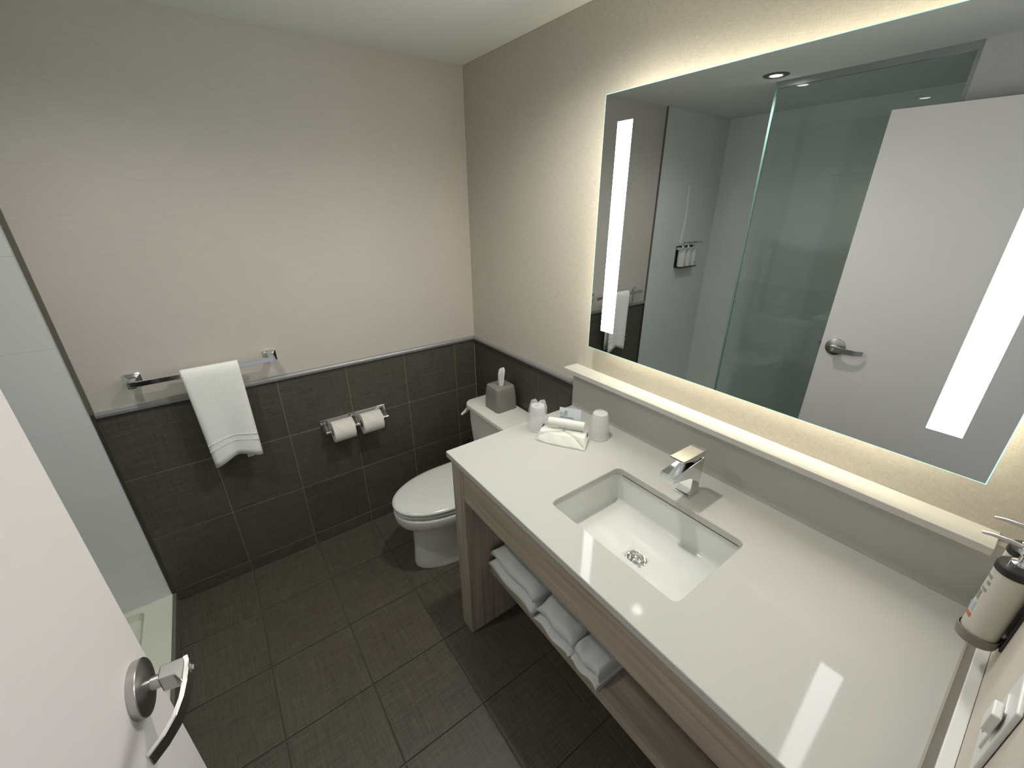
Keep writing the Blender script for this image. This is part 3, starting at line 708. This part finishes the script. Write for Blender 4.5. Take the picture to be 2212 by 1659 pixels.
# lever: flat bar curving from the spindle end back toward the door
bm = newbm(); rings = []
LP = [(-.014, .064, 0), (-.006, .0665, 0), (.010, .0675, .0), (.030, .0680, 0), (.056, .0660, -.001), (.080, .0595, -.003), (.101, .0480, -.005), (.120, .0330, -.006)]
for i, (px, py, pz) in enumerate(LP):
    a = LP[min(i + 1, len(LP) - 1)]; b = LP[max(i - 1, 0)]
    d2 = Vector((a[0] - b[0], a[1] - b[1])).normalized(); nrm = Vector((-d2.y, d2.x))
    hz = .0165 - .0055 * i / 7; th = .0034
    ring = []
    for s, q in ((1, 1), (1, -1), (-1, -1), (-1, 1)):
        ring.append((HX + px + nrm.x * th * s, py + nrm.y * th * s, HZ + pz + hz * q))
    rings.append(ring)
loft(bm, rings); bmesh.ops.bevel(bm, geom=bm.edges[:], offset=.0009, segments=2, affect='EDGES'); dpart('handle_lever', bm, 'satin', hd, 30)
bm = newbm(); lathe(bm, [(.0085, .066), (.0085, .0695), (.0070, .0705), (.0045, .0700), (.0035, .0725), (.001, .073)], (HX, 0.002, HZ), 24, 'y'); dpart('lock_button', bm, 'chrome', hd, 30)
bm = newbm(); box(bm, -.0012, 0, -.034, -.010, HZ - .055, HZ + .055); lp = dpart('latch_plate', bm, 'satin', door)
bm = newbm(); prism(bm, [(-.012, -.016), (-.001, -.016), (-.001, -.028), (-.004, -.028)], HZ - .008, HZ + .008, 'z'); dpart('latch_bolt', bm, 'darkmet', lp)

# ------------------------------------------------------------------ soap dispensers
def bottle_parts(t, x, y, z0, r, h, nozzle_dir, nl, prints, tilt=0, parent_mat='cream'):
    bm = newbm(); lathe(bm, [(r * .86, z0), (r * .97, z0 + .003), (r, z0 + .008), (r, z0 + h - .012), (r * .95, z0 + h - .004), (r * .80, z0 + h), (r * .45, z0 + h + .001)], (x, y, 0), 36); b = finish('bottle', bm, parent_mat, t, 40)
    bm = newbm(); lathe(bm, [(.012, z0 + h), (.012, z0 + h + .012), (.006, z0 + h + .014), (.006, z0 + h + .028), (.0095, z0 + h + .029), (.0095, z0 + h + .040), (.007, z0 + h + .043)], (x, y, 0), 24); p = finish('pump', bm, 'chrome', t, 30)
    dx, dy = nozzle_dir
    bm = newbm(); tube(bm, [(x, y, z0 + h + .037), (x + dx * nl * .4, y + dy * nl * .4, z0 + h + .039), (x + dx * nl * .8, y + dy * nl * .8, z0 + h + .037), (x + dx * nl, y + dy * nl, z0 + h + .034)], [.0042, .0036, .0028, .0022], 10); finish('nozzle', bm, 'satin', p, 50)
    if prints:
        def patch(a0, a1, zz0, zz1, mat, nm):
            bm = newbm(); rows = []
            for k in range(7):
                a = math.radians(a0 + (a1 - a0) * k / 6); rr_ = r + .0004
                rows.append([(x + rr_ * math.cos(a), y + rr_ * math.sin(a), zz0), (x + rr_ * math.cos(a), y + rr_ * math.sin(a), zz1), (x + (r - .0003) * math.cos(a), y + (r - .0003) * math.sin(a), zz1), (x + (r - .0003) * math.cos(a), y + (r - .0003) * math.sin(a), zz0)])
            loft(bm, rows); finish(nm, bm, mat, b)
        for a0, a1, q0, q1, mt in prints: patch(a0, a1, z0 + q0 * h, z0 + q1 * h, mt, 'print')
    return b
pr = [(188, 216, .80, .84, 'grey_print'), (196, 222, .62, .66, 'grey_print'), (186, 210, .48, .60, 'grey_print'), (182, 214, .30, .44, 'blue'), (184, 220, .22, .275, 'orange'), (205, 222, .72, .76, 'grey_print')]
pr_ = [(196, 212, .76, .79, 'grey_print'), (206, 224, .70, .73, 'grey_print'), (200, 210, .72, .745, 'grey_print'), (176, 190, .60, .64, 'grey_print'), (180, 200, .46, .56, 'grey_print'), (176, 196, .30, .42, 'blue'), (174, 200, .24, .30, 'orange'), (150, 172, .26, .40, 'blue')]
DX, DYs, DZ = 2.1435, (-.258, -.322), 1.066
def dx_of(y): return 2.1445 if y > -.3 else 2.139
t = thing('soap_dispenser', 'dark wall bracket holding cream pump bottles above the right end of the countertop', 'soap dispenser', (XR, -.29, DZ))
bx('bracket_plate', 'black', t, XR - .0035, XR - .0005, -.338, -.240, DZ - .004, DZ + .145)
for y in DYs:
    bm = newbm(); lathe(bm, [(.0250, DZ - .012), (.0262, DZ - .006), (.0262, DZ + .006), (.0245, DZ + .006), (.0240, DZ - .004)], (dx_of(y), y, 0), 32, cap1=False); finish('bottle_cradle', bm, MAT['cradle'], t, 40)
for y in DYs:
    bm = newbm(); lathe(bm, [(.0228, DZ + .131), (.0240, DZ + .132), (.0240, DZ + .143), (.0225, DZ + .145), (.010, DZ + .1452)], (dx_of(y), y, 0), 32); finish('locking_ring', bm, 'black', t, 30)
for y in DYs: bottle_parts(t, dx_of(y), y, DZ - .003, .0225, .143, (-1, .10), .050, pr)
# three bottle dispenser in the shower
t = thing('shower_dispenser', 'chrome and black rack of three pump bottles on the white shower wall', 'soap dispenser', (.003, -2.13, 1.235))
bx('bracket_plate', 'black', t, .0035, .010, -2.245, -2.015, 1.232, 1.40)
bx('bottle_shelf', 'black', t, .010, .066, -2.245, -2.015, 1.232, 1.238)
bx('locking_bar', 'chrome', t, .010, .068, -2.250, -2.010, 1.372, 1.392, bev=.003)
for i, y in enumerate((-2.055, -2.130, -2.205)):
    bottle_parts(t, .038, y, 1.239, .031, .150, (1, -.25), .07, parent_mat='tissue', tilt=0, prints=[(-40, 10, .78, .82, 'grey_print'), (-40, 0, .12, .22, ('orange', 'grey_print', 'ink')[i])])
bm = newbm(); tube(bm, [(.009, -2.062, 1.84), (.010, -2.066, 1.76), (.010, -2.074, 1.68), (.009, -2.078, 1.60), (.009, -2.070, 1.50), (.008, -2.055, 1.42)], .0085, 10)
tag(finish('shower_hose', bm, 'tissue', None, 60), 'thin white hose running down the white shower wall above the bottle rack', 'hose')

# ------------------------------------------------------------------ outlet on the entry wall
OY, OZ = -.598, 1.165
t = thing('wall_outlet', 'white wall outlet at the lower right corner beside the counter', 'outlet', (XR, OY, OZ))
bm = newbm(); box(bm, XR - .006, XR - .0005, OY - .038, OY + .038, OZ - .06, OZ + .06, bev=.002); finish('cover_plate', bm, 'white_pl', t)
bm = newbm(); box(bm, XR - .0085, XR - .0055, OY - .017, OY + .017, OZ - .034, OZ + .034, bev=.001); f_ = finish('socket_face', bm, 'white_pl', t)
bm = newbm(); box(bm, XR - .0090, XR - .0080, OY + .004, OY + .007, OZ - .030, OZ + .010); finish('slot', bm, 'grey_print', f_)
bm = newbm(); box(bm, XR - .017, XR - .0085, OY - .030, OY - .004, OZ + .004, OZ + .034, bev=.002); finish('plug', bm, 'white_pl', t)
